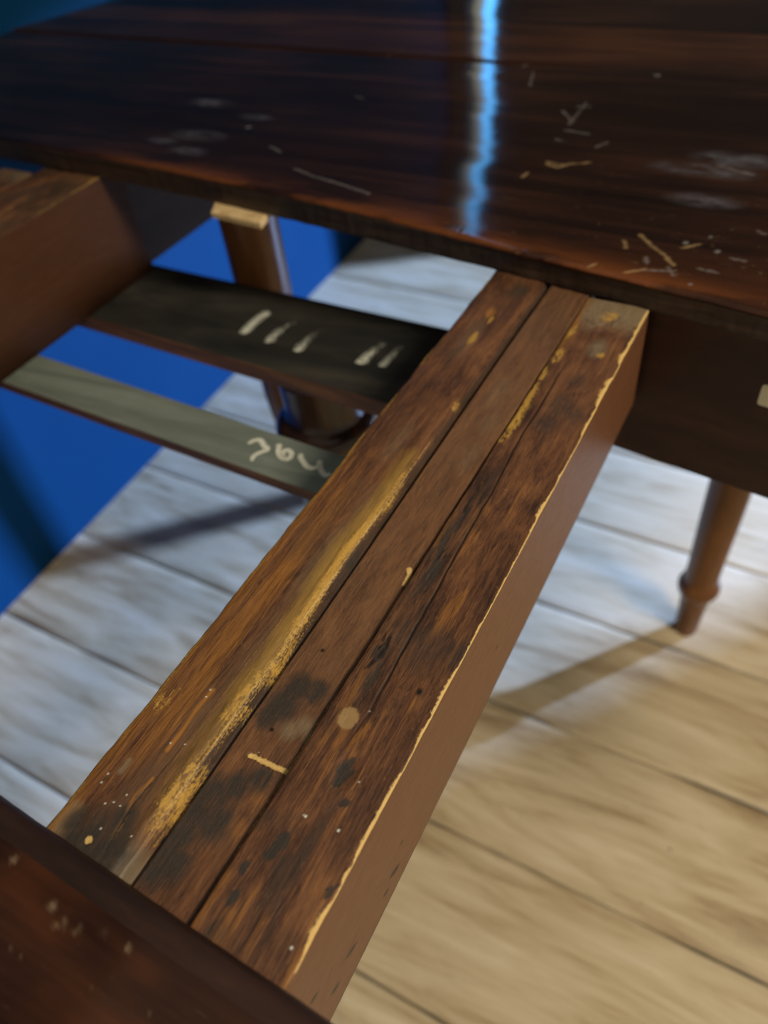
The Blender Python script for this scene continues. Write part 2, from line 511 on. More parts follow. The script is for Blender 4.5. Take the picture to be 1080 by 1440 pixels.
L_yfar=[(-0.0828, -0.13, 3), (-0.0803, -0.1075, 2), (-0.0649, -0.1957, 2)]
L_orfar=[(-0.0836, -0.0998, 3)]
M_stain=[(-0.0574, -0.4716, 8), (-0.0566, -0.4583, 9), (-0.0548, -0.4455, 9), (-0.0461, -0.4502, 7), (-0.047, -0.4355, 5), (-0.0407, -0.4292, 5), (-0.0507, -0.4696, 6)]
M_stain2=[(-0.0504, -0.3983, 7), (-0.0483, -0.388, 6), (-0.053, -0.4049, 5), (-0.0419, -0.3869, 5)]
M_fuzz=[(-0.0415, -0.4065, 4), (-0.0371, -0.4026, 4), (-0.032, -0.4054, 3)]
M_saw=[(-0.0495, -0.4225), (-0.0316, -0.422)]
M_chip=[(-0.0348, -0.3122), (-0.0329, -0.3151), (-0.0327, -0.3206)]
M_hole=[(-0.0492, -0.3682, 0.9), (-0.0481, -0.4096, 0.9)]
M_red=[(-0.0373, -0.4488, 4), (-0.0368, -0.4358, 3)]
M_edge=[(-0.0304, -0.4829), (-0.0323, -0.4685), (-0.0317, -0.4431), (-0.0316, -0.4216), (-0.0317, -0.4086), (-0.0329, -0.3845), (-0.0335, -0.3657)]
M_grey=[(-0.0476, -0.1747, 5), (-0.0403, -0.2313, 4), (-0.0414, -0.1999, 4)]
M_dk=[(-0.0265, -0.3109, 3), (-0.0283, -0.3429, 4), (-0.0297, -0.3599, 4), (-0.0525, -0.1838, 2)]
R_knot=[(-0.021, -0.3932, 3.9)]
R_black=[(-0.0112, -0.4128, 4), (-0.0112, -0.4165, 3), (-0.0049, -0.4241, 1.6), (-0.018, -0.4456, 3), (-0.0192, -0.4498, 3), (-0.0253, -0.4602, 2.2), (-0.0231, -0.4696, 2), (0.0064, -0.4526, 1.6), (0.0118, -0.478, 3)]
R_bl2=[(-0.0097, -0.1736, 7), (-0.0116, -0.1911, 6), (0.0006, -0.1796, 5)]
R_pur=[(-0.009, -0.1487, 5), (-0.0075, -0.3497, 9), (-0.0174, -0.3503, 6), (0.005, -0.3478, 6)]
R_crack=[(-0.0204, -0.1306), (-0.0206, -0.1605), (-0.0208, -0.2045), (-0.0189, -0.2514), (-0.0178, -0.2902), (-0.0166, -0.3311), (-0.0153, -0.3706), (-0.0148, -0.3867), (-0.0159, -0.4076)]
R_weath=[(-0.0278, -0.2321), (-0.0277, -0.2767), (-0.0269, -0.3248), (-0.0252, -0.3618), (-0.0251, -0.3863)]
R_y=[(-0.029, -0.1015, 3), (-0.0274, -0.1294, 3), (-0.0302, -0.1496, 3), (-0.0307, -0.168, 4), (-0.0297, -0.1816, 4), (-0.0293, -0.1963, 4), (-0.0296, -0.2081, 3)]
R_edge=[(0.009, -0.4771, 0.8), (0.0087, -0.4679, 2.2), (0.0085, -0.4608, 2.4), (0.0082, -0.4509, 3.6), (0.0074, -0.4421, 2.2), (0.0071, -0.4152, 1.3), (0.0076, -0.393, 1.0), (0.0076, -0.3726, 3), (0.0093, -0.3573, 1.3), (0.007, -0.3225, 0.7), (0.008, -0.3046, 1.4), (0.0076, -0.2863, 1.2), (0.0084, -0.2559, 2), (0.0081, -0.2399, 3), (0.0075, -0.2114, 2), (0.0069, -0.1868, 1.6), (0.0071, -0.1496, 4), (0.0075, -0.1237, 4), (0.007, -0.1004, 3), (0.0046, -0.0764, 2)]
R_grey=[(-0.0123, -0.065, 8), (-0.0202, -0.0768, 6), (0.0014, -0.0732, 6), (-0.0083, -0.1142, 3)]
R_ye=[(-0.0116, -0.078, 4), (-0.0042, -0.1205, 2)]
R_speck=[(-0.0153, -0.4345), (-0.0017, -0.4336), (0.0039, -0.4735), (-0.0162, -0.4344), (-0.0148, -0.3867), (-0.004, -0.4145)]
R_hole=[(-0.0006, -0.3704, 1.2)]
S_white=[[(-0.1238, 0.1651), (-0.125, 0.2159)], [(-0.1301, 0.2058), (-0.1193, 0.2084)], [(-0.1219, 0.1705), (-0.1405, 0.1947)], [(-0.1226, 0.1525), (-0.1, 0.1489)], [(-0.1228, 0.1321), (-0.1168, 0.1307)], [(-0.0876, 0.1249), (-0.082, 0.1368)], [(-0.2181, 0.3002), (-0.214, 0.3231)], [(-0.0022, -0.0465), (0.0165, -0.042)], [(0.0285, -0.0341), (0.0404, -0.0356)], [(0.0447, -0.0154), (0.0526, -0.0166)], [(0.0532, 0.0243), (0.058, 0.0217)], [(-0.0051, -0.0312), (-0.0019, -0.0378)], [(-0.0884, 0.297), (-0.082, 0.2924)], [(-0.11, 0.3963), (-0.1106, 0.3642)], [(-0.3075, 0.0159), (-0.285, 0.0081), (-0.2536, 0.0007), (-0.2232, -0.0073)], [(-0.3568, 0.0512), (-0.3399, 0.0431)], [(-0.4068, 0.0855), (-0.4033, 0.0864)], [(-0.3456, 0.1844), (-0.3342, 0.1811)], [(0.0085, 0.1164), (0.0353, 0.1072)], [(0.0114, -0.039), (0.0168, -0.0465)], [(-0.2016, 0.2864), (-0.1906, 0.248)]]
S_tan=[[(-0.1146, 0.0846), (-0.1034, 0.0809), (-0.0978, 0.0893), (-0.083, 0.0963)], [(-0.1236, 0.0575), (-0.1223, 0.0646)], [(-0.016, -0.0033), (-0.0066, -0.0137), (0.0055, -0.0247), (0.0137, -0.0344)], [(-0.0239, -0.0142), (-0.0198, -0.0231)], [(-0.0115, -0.0534), (-0.0008, -0.0451)], [(-0.0352, -0.0539), (-0.0321, -0.049)], [(-0.0995, 0.0861), (-0.1149, 0.0887)], [(0.0136, -0.0121), (0.0229, -0.004)]]
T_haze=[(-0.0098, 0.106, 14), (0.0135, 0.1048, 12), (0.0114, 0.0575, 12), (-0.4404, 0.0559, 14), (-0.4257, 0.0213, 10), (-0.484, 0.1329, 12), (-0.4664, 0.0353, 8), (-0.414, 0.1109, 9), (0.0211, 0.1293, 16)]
T_spot=[(0.0141, -0.0048, 1.5), (0.0353, -0.0098, 1.5), (-0.0831, 0.2941, 2), (-0.4047, 0.086, 2), (0.0289, -0.054, 1), (0.0271, 0.0076, 1), (-0.0332, -0.0711, 1.2), (-0.2644, 0.2739, 2), (-0.3746, 0.31, 2)]
CHALK_far=[[(-0.3344, -0.0654), (-0.3355, -0.0459), (-0.333, -0.0265)], [(-0.3023, -0.072), (-0.3028, -0.0531), (-0.2957, -0.0318)], [(-0.2679, -0.0773), (-0.2686, -0.0563), (-0.2636, -0.0347)], [(-0.2053, -0.0795), (-0.2035, -0.0619), (-0.1989, -0.0457)], [(-0.1855, -0.078), (-0.1848, -0.0596), (-0.1829, -0.0444)]]
CHALK_near=[[(-0.235, -0.1943), (-0.2328, -0.1893), (-0.2281, -0.1878), (-0.2218, -0.1922), (-0.2167, -0.1948), (-0.2195, -0.1989), (-0.2224, -0.2039), (-0.2207, -0.2096)], [(-0.212, -0.1902), (-0.2106, -0.1887), (-0.2071, -0.1949), (-0.2011, -0.1991), (-0.1955, -0.1993), (-0.1963, -0.1935), (-0.2012, -0.1909), (-0.2039, -0.1939), (-0.1981, -0.2002)], [(-0.1899, -0.1914), (-0.186, -0.1963), (-0.1769, -0.2022), (-0.1714, -0.2014), (-0.1704, -0.1971), (-0.173, -0.193)], [(-0.173, -0.193), (-0.1677, -0.2002), (-0.1607, -0.2056), (-0.157, -0.2034)]]
EDGE = [(-1.0, .012), (-.80, .004), (-.642, -.0055), (-.45, -.0138), (-.3033, -.0274), (-.1223, -.0463), (-.038, -.0567), (.0267, -.0661), (.0762, -.0733), (.20, -.088), (.5, -.12)]


def edge_y(x):
    ex = np.array([e[0] for e in EDGE]); ey = np.array([e[1] for e in EDGE])
    s = 0
    for k in range(-4, 5): s = s+np.interp(x+k*.012, ex, ey)
    return s/9


# front board of the far half: finely meshed, bowed front edge
xs = np.concatenate([np.linspace(-.95, -.705, 40), np.arange(-.70, .16, .00115), np.linspace(.165, .45, 40)])
yt = np.concatenate([[0, .0006, .0016, .0030], np.arange(.0042, .30, .00118)])
NT = len(yt)
X = np.repeat(xs[None], NT, 0)
E0 = edge_y(xs)[None]+(fbm(X*60, X*0, 31)-.5)*.0014
end = .310
t = (yt/yt[-1])[:, None]
Y = E0+yt[:, None]*(end-E0)/yt[-1]
shear = np.clip((-.70-X)/.25, 0, 1)
X = X-shear*.017*np.clip(Y/.31, 0, 1)
Z = .7688+.030*np.clip((Y-.15)/.2, -1, 1)*.08*np.tanh((X+.14)/.08)
Z[0] -= .0022; Z[1] -= .0011; Z[2] -= .0004
Z -= .0004*sstep(.62, .75, fbm(X*180, Y*40, 41))*np.exp(-(Y-E0)/.004)
white = np.zeros(X.shape); tan = np.zeros(X.shape)
ns = fbm(X*420, Y*420, 51)
reg = (X > -.75) & (X < .2)
for L in S_white:
    white = np.maximum(white, np.clip(1.25-dline(X, Y, L)/.0013+(ns-.5)*2.2, 0, 1)*.25)
for L in S_tan:
    tan = np.maximum(tan, np.clip(1.3-dline(X, Y, L)/.0013+(ns-.5)*2.0, 0, 1)*.5)
white = np.maximum(white, blobs(X, Y, T_spot, 1.3)*.4)
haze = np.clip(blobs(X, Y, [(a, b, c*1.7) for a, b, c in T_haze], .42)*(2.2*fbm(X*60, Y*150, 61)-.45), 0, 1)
# many tiny nicks, thicker near the front edge at right
nk = fbm(X*260, Y*330, 71, 3)
tan = np.maximum(tan, sstep(.78, .84, nk)*.35*sstep(-.3, .05, X)*np.exp(-(Y-E0)/.12)*.5)
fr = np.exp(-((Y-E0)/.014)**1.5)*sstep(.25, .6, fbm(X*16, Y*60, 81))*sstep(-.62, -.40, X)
wear_glow = np.clip(fr*1.15+.16*np.exp(-((Y-E0)/.10)**2)*sstep(.45, .65, fbm(X*7, Y*30, 85))*sstep(-.5, -.2, X), 0, 1)  # reddish front edge: rubbed wear with a warm reflection put into the colour
# front and back faces of the board
def facerow(z, y_, n): return np.stack([n, y_, np.full(n.shape, z)], -1)
zf = np.array([.7495, .7500, .7530, .7570, .7610, .7645])
rough = (fbm(np.repeat(xs[None], 6, 0)*120, np.repeat(zf[:, None], len(xs), 1)*500, 91)-.5)*.0012
Ff = np.stack([np.repeat(X[:1], 6, 0), np.repeat(Y[:1], 6, 0)+rough+.0006, np.repeat(zf[:, None], len(xs), 1)], -1)
Fb = np.stack([np.repeat(X[-1:], 1, 0), np.repeat(Y[-1:], 1, 0), np.full((1, len(xs)), .7495)], -1)
P = np.concatenate([Ff, np.stack([X, Y, Z], -1), Fb], 0)
def padA(a): return np.concatenate([np.zeros((6, len(xs))), a, np.zeros((1, len(xs)))], 0)
me = sweep(P, {'white': padA(white), 'tan': padA(tan), 'haze': padA(haze), 'wear_glow': padA(wear_glow)}, TABLE)
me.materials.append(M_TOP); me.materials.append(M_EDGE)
nv1 = len(xs)-1
mi = np.zeros(len(me.polygons), np.int32); mi[:6*nv1] = 1; mi[-2:] = 1
me.polygons.foreach_set('material_index', mi)
o = link('tabletop_board', me, table)
o['label'] = 'scratched front board of the far half with a bowed, chipped front edge'


def topboard(y0, y1, xa0, xa1, m, x1=.45):
    return link('tabletop_board', prism([(xa0, y0), (x1, y0), (x1, y1), (xa1, y1)], .7495, .7688, TABLE, .0012), table, mats=[m])


topboard(.3105, .432, -.9675, -.918, M_TOP2)
topboard(.4325, .62, -.918, -.865, M_TOP)
topboard(.6205, 1.09, -.865, -.80, M_TOP)

N_spot = [(-0.0899, -0.4969, 1.2), (-0.0666, -0.5015, 1.3), (-0.0605, -0.5044, 1.6), (-0.0546, -0.503, 1.2), (-0.0461, -0.5001, 1), (-0.0355, -0.4992, 0.9)]
# near half: rounded far edge, seen in the lower left corner
prof = [(-.4848, .7500), (-.4842, .7530), (-.4840, .7570), (-.4843, .7610), (-.4850, .7640), (-.4860, .7660), (-.4875, .7672), (-.4895, .7679), (-.4920, .7683), (-.4950, .76855)]
prof += [(-.4962-.0012*q, .7688) for q in range(110)]+[(-.70, .7688), (-.70, .7500)]
xs2 = np.concatenate([np.linspace(-.87, -.21, 60), np.arange(-.208, .06, .0012), np.linspace(.062, .45, 50)])
nx2 = len(xs2)
yy = np.array([q[0] for q in prof]); zz = np.array([q[1] for q in prof])
X = np.repeat(xs2[None], len(prof), 0); Y = np.repeat(yy[:, None], nx2, 1)-.03*(X+.04)
Z = np.repeat(zz[:, None], nx2, 1)
Y = Y+(fbm(X*50, X*0, 12)-.5)*.0010*(yy > -.5)[:, None]
z0 = np.zeros(X.shape)
nn = fbm(X*300, Y*300, 14)
nick = np.clip(blobs(X+(nn-.5)*.003, Y+(nn-.5)*.003, N_spot, 1.3)*.35*sstep(.35, .6, nn), 0, 1)
nick = np.maximum(nick, sstep(.80, .86, fbm(X*260, Y*300, 15))*.12)
N_wear = sstep(.5, .75, fbm(X*14, Y*40, 16))*.35
me = sweep(np.stack([X, Y, Z], -1), {'white': nick*.25, 'tan': nick*.7, 'haze': z0, 'wear_glow': N_wear}, TABLE)
me.materials.append(M_TOP3); me.materials.append(M_LIP)
mi = np.zeros(len(me.polygons), np.int32); mi[:9*(nx2-1)] = 1; mi[-2:] = 1
me.polygons.foreach_set('material_index', mi)
o = link('tabletop_board', me, table)
o['label'] = 'reddish brown board of the near half with a rounded dark edge'
o = link('tabletop_board', box(-.87, .45, -1.12, -.7005, .7495, .7688, TABLE), table, mats=[M_TOP])

# ---- right hand slide: three runners, painted from their own wear
def runner(name, x0, x1, y0, y1, ztop, zbot, paint, step=.00042, label=None):
    nx = int((x1-x0)/step); ny = int((y1-y0)/step)
    xv = np.linspace(x0, x1, nx); yv = np.linspace(y0, y1, ny)
    X = np.repeat(xv[:, None], ny, 1); Y = np.repeat(yv[None], nx, 0)
    A, dz, dxl, dxr = paint(X, Y)
    tX = (X-x0)/(x1-x0)
    X2 = X+dxl*(1-tX)**8+dxr*tX**8
    zt = ztop(Y) if callable(ztop) else np.full(Y.shape, ztop)
    Z = zt+dz
    dn = np.array([.0004, .001, .002, .004, .007, .011, .016, .022, .029, .037, .046, .056, .066])
    if paint.__name__ == 'paint_right': dn = np.concatenate([dn[:4], np.linspace(.0055, .0725, 90)])
    H = Z.min()-zbot
    dn = dn[dn < H-.002]
    def side(i):
        zc = Z[i]; xx = X2[i]
        x_flat = X[i]
        rows = [np.stack([x_flat+(xx-x_flat)*math.exp(-(d/.0022)**1.5), Y[i], zc-d], -1) for d in dn]+[np.stack([x_flat, Y[i], np.full(ny, zbot)], -1)]
        return np.stack(rows, 0)
    Ls = side(0)[::-1]; Rs = side(-1)
    P = np.concatenate([Ls, np.stack([X2, Y, Z], -1), Rs], 0)
    nl = len(Ls)
    out = {}
    for kk in ('raw', 'stain', 'grey', 'orange', 'tone', 'speck', 'knot', 'hole', 'dust', 'disc', 'gold'):
        a = A.get(kk, 0)*np.ones(X.shape)
        fade = np.clip(1-np.concatenate([[0], np.cumsum(np.ones(nl-1))])*.5, 0, 1)[:, None] if kk != 'tone' else np.ones((nl, 1))
        sr = A.get(kk+'_side', a[-1:]*fade)
        sl = a[:1]*fade[::-1]
        out[kk] = np.concatenate([sl*np.ones((nl, ny)), a, sr*np.ones((nl, ny))], 0)
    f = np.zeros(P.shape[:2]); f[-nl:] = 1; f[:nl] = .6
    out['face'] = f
    if 'marks' in A:
        YY = P[-nl:, :, 1]; ZZ = P[-nl:, :, 2]
        for (my, mz, r) in A['marks']:
            out['hole'][-nl:] = np.maximum(out['hole'][-nl:], np.clip((1.5-np.hypot((YY-my)/1.7, ZZ-mz+(YY-my)*.5)/(r*1e-3))*1.3, 0, .92))
    me = sweep(P, out, TABLE)
    o = link(name, me, table, mats=[M_RUN])
    if label: o['label'] = label
    return o


def paint_left(X, Y):
    n1 = fbm(X*230, Y*45, 101); n2 = fbm(X*60, Y*22, 107); n3 = fbm(X*600, Y*260, 109)
    A = {}
    u = (X+.1019)/(.0416)
    dch = dline(X, Y, L_cham)
    st = np.interp(Y, [-.48, -.45, -.40, -.33, -.28, -.24, -.2], [.15, .50, .62, .70, .60, .34, .0])
    raw = np.clip(1.35-dline(X-.0012, Y, L_cham)/.0030, 0, 1)*st*(.62+.6*n2)
    olive = np.clip(1.3-dch/.0034, 0, 1)*sstep(-.42, -.38, Y)*(1-sstep(-.27, -.23, Y))
    raw = np.maximum(raw, blobs(X-.001, Y, L_blob, 2.2)*.62*np.clip(.1+n3*1.6, 0, 1))
    led = np.exp(-np.abs(X+.0647)/.0005)*sstep(-.47, -.44, Y)*(1-sstep(-.26, -.18, Y))
    raw = np.maximum(raw, led*.75)
    A['gold'] = np.clip(1.25-dline(X+.0016, Y, L_cham)/.0062, 0, 1)*np.interp(Y, [-.47, -.44, -.40, -.30, -.25, -.20], [.1, .35, .75, .95, .6, 0])*(.45+.9*n1)*(1-sstep(-.0647, -.0642, X))
    raw = np.maximum(raw, blobs(X, Y, L_patch, 1.2)*.52*np.clip(n3*2-.2, 0, 1))
    ed = np.exp(-(X+.1019)/.0020)*sstep(.36, .54, fbm(X*0, Y*40, 113))
    raw = np.maximum(raw, ed*.74)
    raw = np.maximum(raw, blobs(X, Y, L_tan, 1.2)*1.0)
    raw = np.maximum(raw, blobs(X, Y, L_yfar, 3)*.55)
    A['raw'] = raw
    o = np.maximum(np.clip(1.2-dline(X, Y, L_or1)/.0012, 0, 1), np.clip(1.2-dline(X, Y, L_or2)/.0011, 0, 1))*.8
    o = np.maximum(o, np.exp(-(X+.1019)/.006)*.62*(1-sstep(-.30, -.16, Y)))
    o = np.maximum(o, blobs(X, Y, L_orfar, 2)*.6)
    o = np.maximum(o, np.exp(-((X+.088)/.007)**2)*.46*(1-sstep(-.33, -.2, Y))*sstep(-.47, -.43, Y))
    A['orange'] = o
    A['stain'] = np.clip(np.maximum(blobs(X, Y, L_dark, 1.2)*1.1*(.5+n3), blobs(X, Y, L_far, 1.5)*.8)+sstep(.60, .8, n2)*.35+sstep(-.0644, -.0636, X)*.75*sstep(-.46, -.43, Y), 0, 1)
    A['grey'] = np.clip(np.maximum(blobs(X, Y, L_grey, 1.0)*.9, np.maximum(np.clip(1.3-dline(X, Y, L_smudge)/.0015, 0, 1)*.9, blobs(X, Y, L_grey2, 4)*.30))
                        + .2*np.exp(-np.abs(X+.063)/.0012)*(1-sstep(-.455, -.43, Y)), 0, 1)
    A['dust'] = np.clip(.62*np.exp(-(dline(X, Y, L_fiber)/.0055)**2)*(.3+n1), 0, .8)
    A['speck'] = blobs(X, Y, [(a, b, .30) for a, b in L_speck], 1.0)
    A['knot'] = np.maximum(led, blobs(X, Y, L_tan, 1.2))
    cr = np.clip(1.2-dline(X, Y+(n1-.5)*.004, L_light)/.0005, 0, 1)
    A['hole'] = np.clip(1.2-dline(X+.0006+(n3-.5)*.0006, Y, L_light)/.00035, 0, 1)*.55*n2*1.6
    A['raw'] = np.maximum(A['raw'], cr*.42)
    A['tone'] = (n1-.5)*.10+(n2-.5)*.16+.03-.03*sstep(-.12, -.06, Y)
    dz = -.0058*sstep(-.0646, -.0606, X)-.0009*sstep(-.0690, -.0648, X)+(n1-.5)*.0004
    dz -= .0010*np.exp(-(X+.1019)/.0012)
    dz -= .0004*A['hole']
    dxl = (fbm(Y*50, Y*0, 117)-.5)*.0022; dxr = (fbm(Y*60, Y*0, 118)-.5)*.0008
    return A, dz, dxl, dxr


def paint_mid(X, Y):
    n1 = fbm(X*200, Y*30, 121); n2 = fbm(X*70, Y*30, 127); n3 = fbm(X*500, Y*300, 129)
    A = {}
    jx = (n3-.5)*.004
    s1 = blobs(X+jx, Y+jx, M_stain, 1.1); s2 = blobs(X+jx, Y+jx, M_stain2, 1.1)
    A['stain'] = np.clip(np.maximum(s1*1.15, s2*1.05)*(.62+n2*.8), 0, 1)
    A['stain'] = np.maximum(A['stain'], blobs(X, Y, M_dk, 4)*.35)
    A['grey'] = np.clip(np.maximum(blobs(X, Y, M_fuzz, 1)*.85, blobs(X, Y, M_grey, 3)*.32), 0, 1)
    saw = np.clip(1.35-dline(X, Y+(n3-.5)*.0006, M_saw, 1)/.0013, 0, 1)
    raw = saw
    raw = np.maximum(raw, np.clip(1.4-dline(X, Y, M_chip)/.0016, 0, 1))
    edg = np.exp(-np.maximum(-.0322-X, 0)/.0009)*(1-sstep(-.40, -.33, Y))*sstep(.2, .5, fbm(Y*40, Y*0, 131))
    raw = np.maximum(raw, edg*.66)
    A['raw'] = raw
    A['orange'] = np.clip(blobs(X, Y, M_red, 1.2)*.35, 0, 1)
    A['hole'] = blobs(X, Y, M_hole, 1.0)
    A['knot'] = np.clip(saw+edg+np.clip(1.4-dline(X, Y, M_chip)/.0016, 0, 1), 0, 1)
    A['dust'] = np.clip(.42*(.3+n1)*(1-A['stain']), 0, .6)*sstep(-.47, -.36, Y)
    A['speck'] = sstep(.955, .97, fbm(X*700, Y*500, 133, 2))*.5
    A['tone'] = (n1-.5)*.06+(n2-.5)*.10+.045+.02*sstep(-.40, -.30, Y)-.05*sstep(-.13, -.07, Y)
    dz = -.0004*np.exp(-np.maximum(-.0322-X, 0)/.0006)+(n1-.5)*.0002-.0006*np.maximum(saw, 0)
    dxl = 0*Y; dxr = (fbm(Y*45, Y*0, 135)-.5)*.0007-.0008*np.clip(1.4-dline(X, Y, M_chip)/.004, 0, 1)
    return A, dz, dxl, dxr


def paint_right(X, Y):
    n1 = fbm(X*240, Y*40, 141); n2 = fbm(X*70, Y*26, 147); n3 = fbm(X*650, Y*420, 149)
    A = {}
    ck = dline(X+(fbm(Y*60, Y*0, 151)-.5)*.0012, Y, R_crack)
    crack = np.clip(1.35-ck/.00055, 0, 1)*(1-sstep(-.16, -.12, Y))*sstep(-.42, -.36, Y)
    between = sstep(-.0300, -.0285, X)*(1-sstep(-.0205, -.0170, X))
    band = np.exp(-((X+.0245)/.0055)**2)*sstep(-.42, -.36, Y)*(1-sstep(-.27, -.22, Y))
    lines = sstep(.50, .64, fbm(X*520, Y*75, 153, 5))
    A['stain'] = np.clip(band*(.34+1.0*lines), 0, 1)
    jx = (n3-.5)*.004
    A['stain'] = np.maximum(A['stain'], blobs(X+jx, Y+jx, R_bl2, 1.3)*.75*np.clip(n3*1.9-.1, 0, 1))
    A['stain'] = np.maximum(A['stain'], sstep(.25, .75, blobs(X+jx*.8, Y+jx*1.3, [(a, b, c*.8) for a, b, c in R_black], 1.7))*1.15)
    A['stain'] = np.maximum(A['stain'], blobs(X, Y, R_pur, 1.3)*.5)
    A['stain'] = np.maximum(A['stain'], sstep(.58, .75, fbm(X*130, Y*50, 155))*.5*(1-sstep(-.42, -.36, Y)))
    A['hole'] = np.maximum(crack, np.maximum(blobs(X, Y, R_hole, 1.5), 0))
    A['hole'] = np.maximum(A['hole'], band*sstep(.60, .68, fbm(X*460, Y*90, 157))*.85)
    ye = np.array([(e[1], e[2]) for e in R_edge]); ye = ye[np.argsort(ye[:, 0])]
    wd = np.interp(Y, ye[:, 0], ye[:, 1])*1e-3*.44*(.12+1.5*sstep(.3, .7, fbm(Y*75, Y*0, 159)))*(.55+.9*fbm(Y*420, Y*0, 160))
    raw = np.clip(1.0-(.0088-X)/np.maximum(wd, .0003)*.55, 0, 1)*(.85+.3*n3)
    raw = np.where(Y < -.479, 0, raw)
    raw = np.maximum(raw, blobs(X+jx, Y+jx, [(a, b, c*1.35) for a, b, c in R_y], 2.4)*.66*np.clip(n3*1.7, 0, 1))
    raw = np.maximum(raw, blobs(X, Y, [(a, b, c*1.5) for a, b, c in R_ye], 1.2)*.62*np.clip(n3*1.8, 0, 1))
    A['raw'] = raw
    A['raw_side'] = np.zeros((1, X.shape[1]))
    kn = blobs(X, Y, R_knot, 1.15)
    A['disc'] = sstep(.3, .6, kn+(n3-.5)*.5)
    A['knot'] = np.exp(-(.0088-X)/.004)
    o = np.exp(-np.abs(X+.030)/.002)*sstep(-.14, -.11, Y)*.75
    o = np.maximum(o, sstep(.55, .75, n1)*.34*(1-sstep(-.30, -.2, Y)))
    A['orange'] = o
    A['grey'] = np.clip(blobs(X, Y, [(a, b, c*1.7) for a, b, c in R_grey], 1.6)*1.1*(.2+1.2*n3)+sstep(-.098, -.062, Y+(n3-.5)*.05)*(.05+1.1*n2), 0, 1)
    A['speck'] = np.maximum(blobs(X, Y, [(a, b, .46) for a, b in R_speck[:3]], 1.0), blobs(X, Y, [(a, b, .35) for a, b in R_speck[3:]], 1.0)*.6)
    A['speck'] = np.maximum(A['speck'], sstep(.955, .97, fbm(X*700, Y*500, 163, 2))*.4)
    A['tone'] = (n1-.5)*.15+(n2-.5)*.10+.015+.02*sstep(-.33, -.25, Y)*(1-between)
    dz = -.0005*crack+(n1-.5)*.0005*(.4+band)-.0001*lines*band-.0005*blobs(X, Y, R_black[:2], 1.6)
    er = np.clip(1-(.0088-X)/np.maximum(wd*.8, .0004), 0, 1)
    dz = dz-.0011*er**1.5
    dz = dz-.0004*np.exp(-(X+.0308)/.0007)
    A['marks'] = [(-.4205, .6884, 2.0), (-.4559, .694, 1.8), (-.4692, .6893, 1.5), (-.4781, .7122, 1.3), (-.4290, .6850, 1.2), (-.4120, .700, .8), (-.20, .70, 1.2), (-.31, .706, .9)]
    dxl = (fbm(Y*45, Y*0, 165)-.5)*.0009; dxr = -np.clip(wd, 0, .003)*.18
    return A, dz, dxl, dxr


runner('slide_runner', -.1019, -.0603, -.492, -.010, ZR, ZB, paint_left, label='left runner of the near slide, its right edge worn to yellow wood')
runner('slide_runner', -.0590, -.0322, -.492, -.010, lambda Y: ZR-.0036+.0026*sstep(-.36, -.12, Y), ZB, paint_mid, label='middle runner of the near slide with black stains and a yellow saw mark')
runner('slide_runner', -.0308, .0088, -.492, -.0610, ZR, ZB, paint_right, label='right runner of the near slide, cracked, with a knot and a chipped yellow edge')
rp = bpy.data.objects

# ---- left hand slide, further away
def runner2(x0, x1, y0, y1, z0, z1, seed):
    def paint(X, Y):
        n1 = fbm(X*150, Y*30, seed); n2 = fbm(X*60, Y*30, seed+4)
        A = {'tone': (n1-.5)*.1+(n2-.5)*.2+.02, 'grey': sstep(y1-.035, y1-.005, Y)*.9*n2*1.5 if seed != 201 else .3*n2,
             'raw': np.maximum(np.exp(-(x1-X)/.0018)*.52*sstep(.3, .7, n2), sstep(.66, .8, n2)*.5),
             'stain': sstep(.45, .7, fbm(X*40, Y*30, seed+9))*.5,
             'face': 1}
        return A, (n1-.5)*.0005, 0*Y, 0*Y
    return runner('slide_runner', x0, x1, y0, y1, z1, z0, paint, step=.0012)


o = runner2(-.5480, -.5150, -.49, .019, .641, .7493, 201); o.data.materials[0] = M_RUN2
o['label'] = 'inner runner of the far left slide, its brown side facing the opening'
runner2(-.5910, -.5490, -.49, .019, .641, .7480, 211)
runner2(-.6320, -.5920, -.49, -.022, .641, .7493, 221)

# ---- cross slats under both slides
def tilt(x): return .077*(x+.1019)


def slat(poly, th, m, label):
    me = prism(poly, .6722-th, .6722, TABLE, .0012, tilt)
    o = link('cross_slat', me, table, mats=[m, M_SLATE])
    for p in me.polygons:
        if abs(p.normal.z) < .5: p.material_index = 1
    o['label'] = label
    return o


def ext(p, q, x):
    t = (x-p[0])/(q[0]-p[0]); return (x, p[1]+t*(q[1]-p[1]))


a, b, c, d = (-.5186, .0274), (-.157, -.014), (-.1585, -.1198), (-.5097, -.0802)
s_far = slat([ext(a, b, -.60), ext(a, b, -.075), ext(d, c, -.075), ext(d, c, -.60)], .0155, M_SLATD, 'wide black cross slat with five chalk strokes')
a, b, c, d = (-.5199, -.1469), (-.16, -.1838), (-.1621, -.2231), (-.5189, -.1914)
s_near = slat([ext(a, b, -.60), ext(a, b, -.075), ext(d, c, -.075), ext(d, c, -.60)], .0095, M_SLAT, 'narrow grey-olive cross slat with chalk writing')


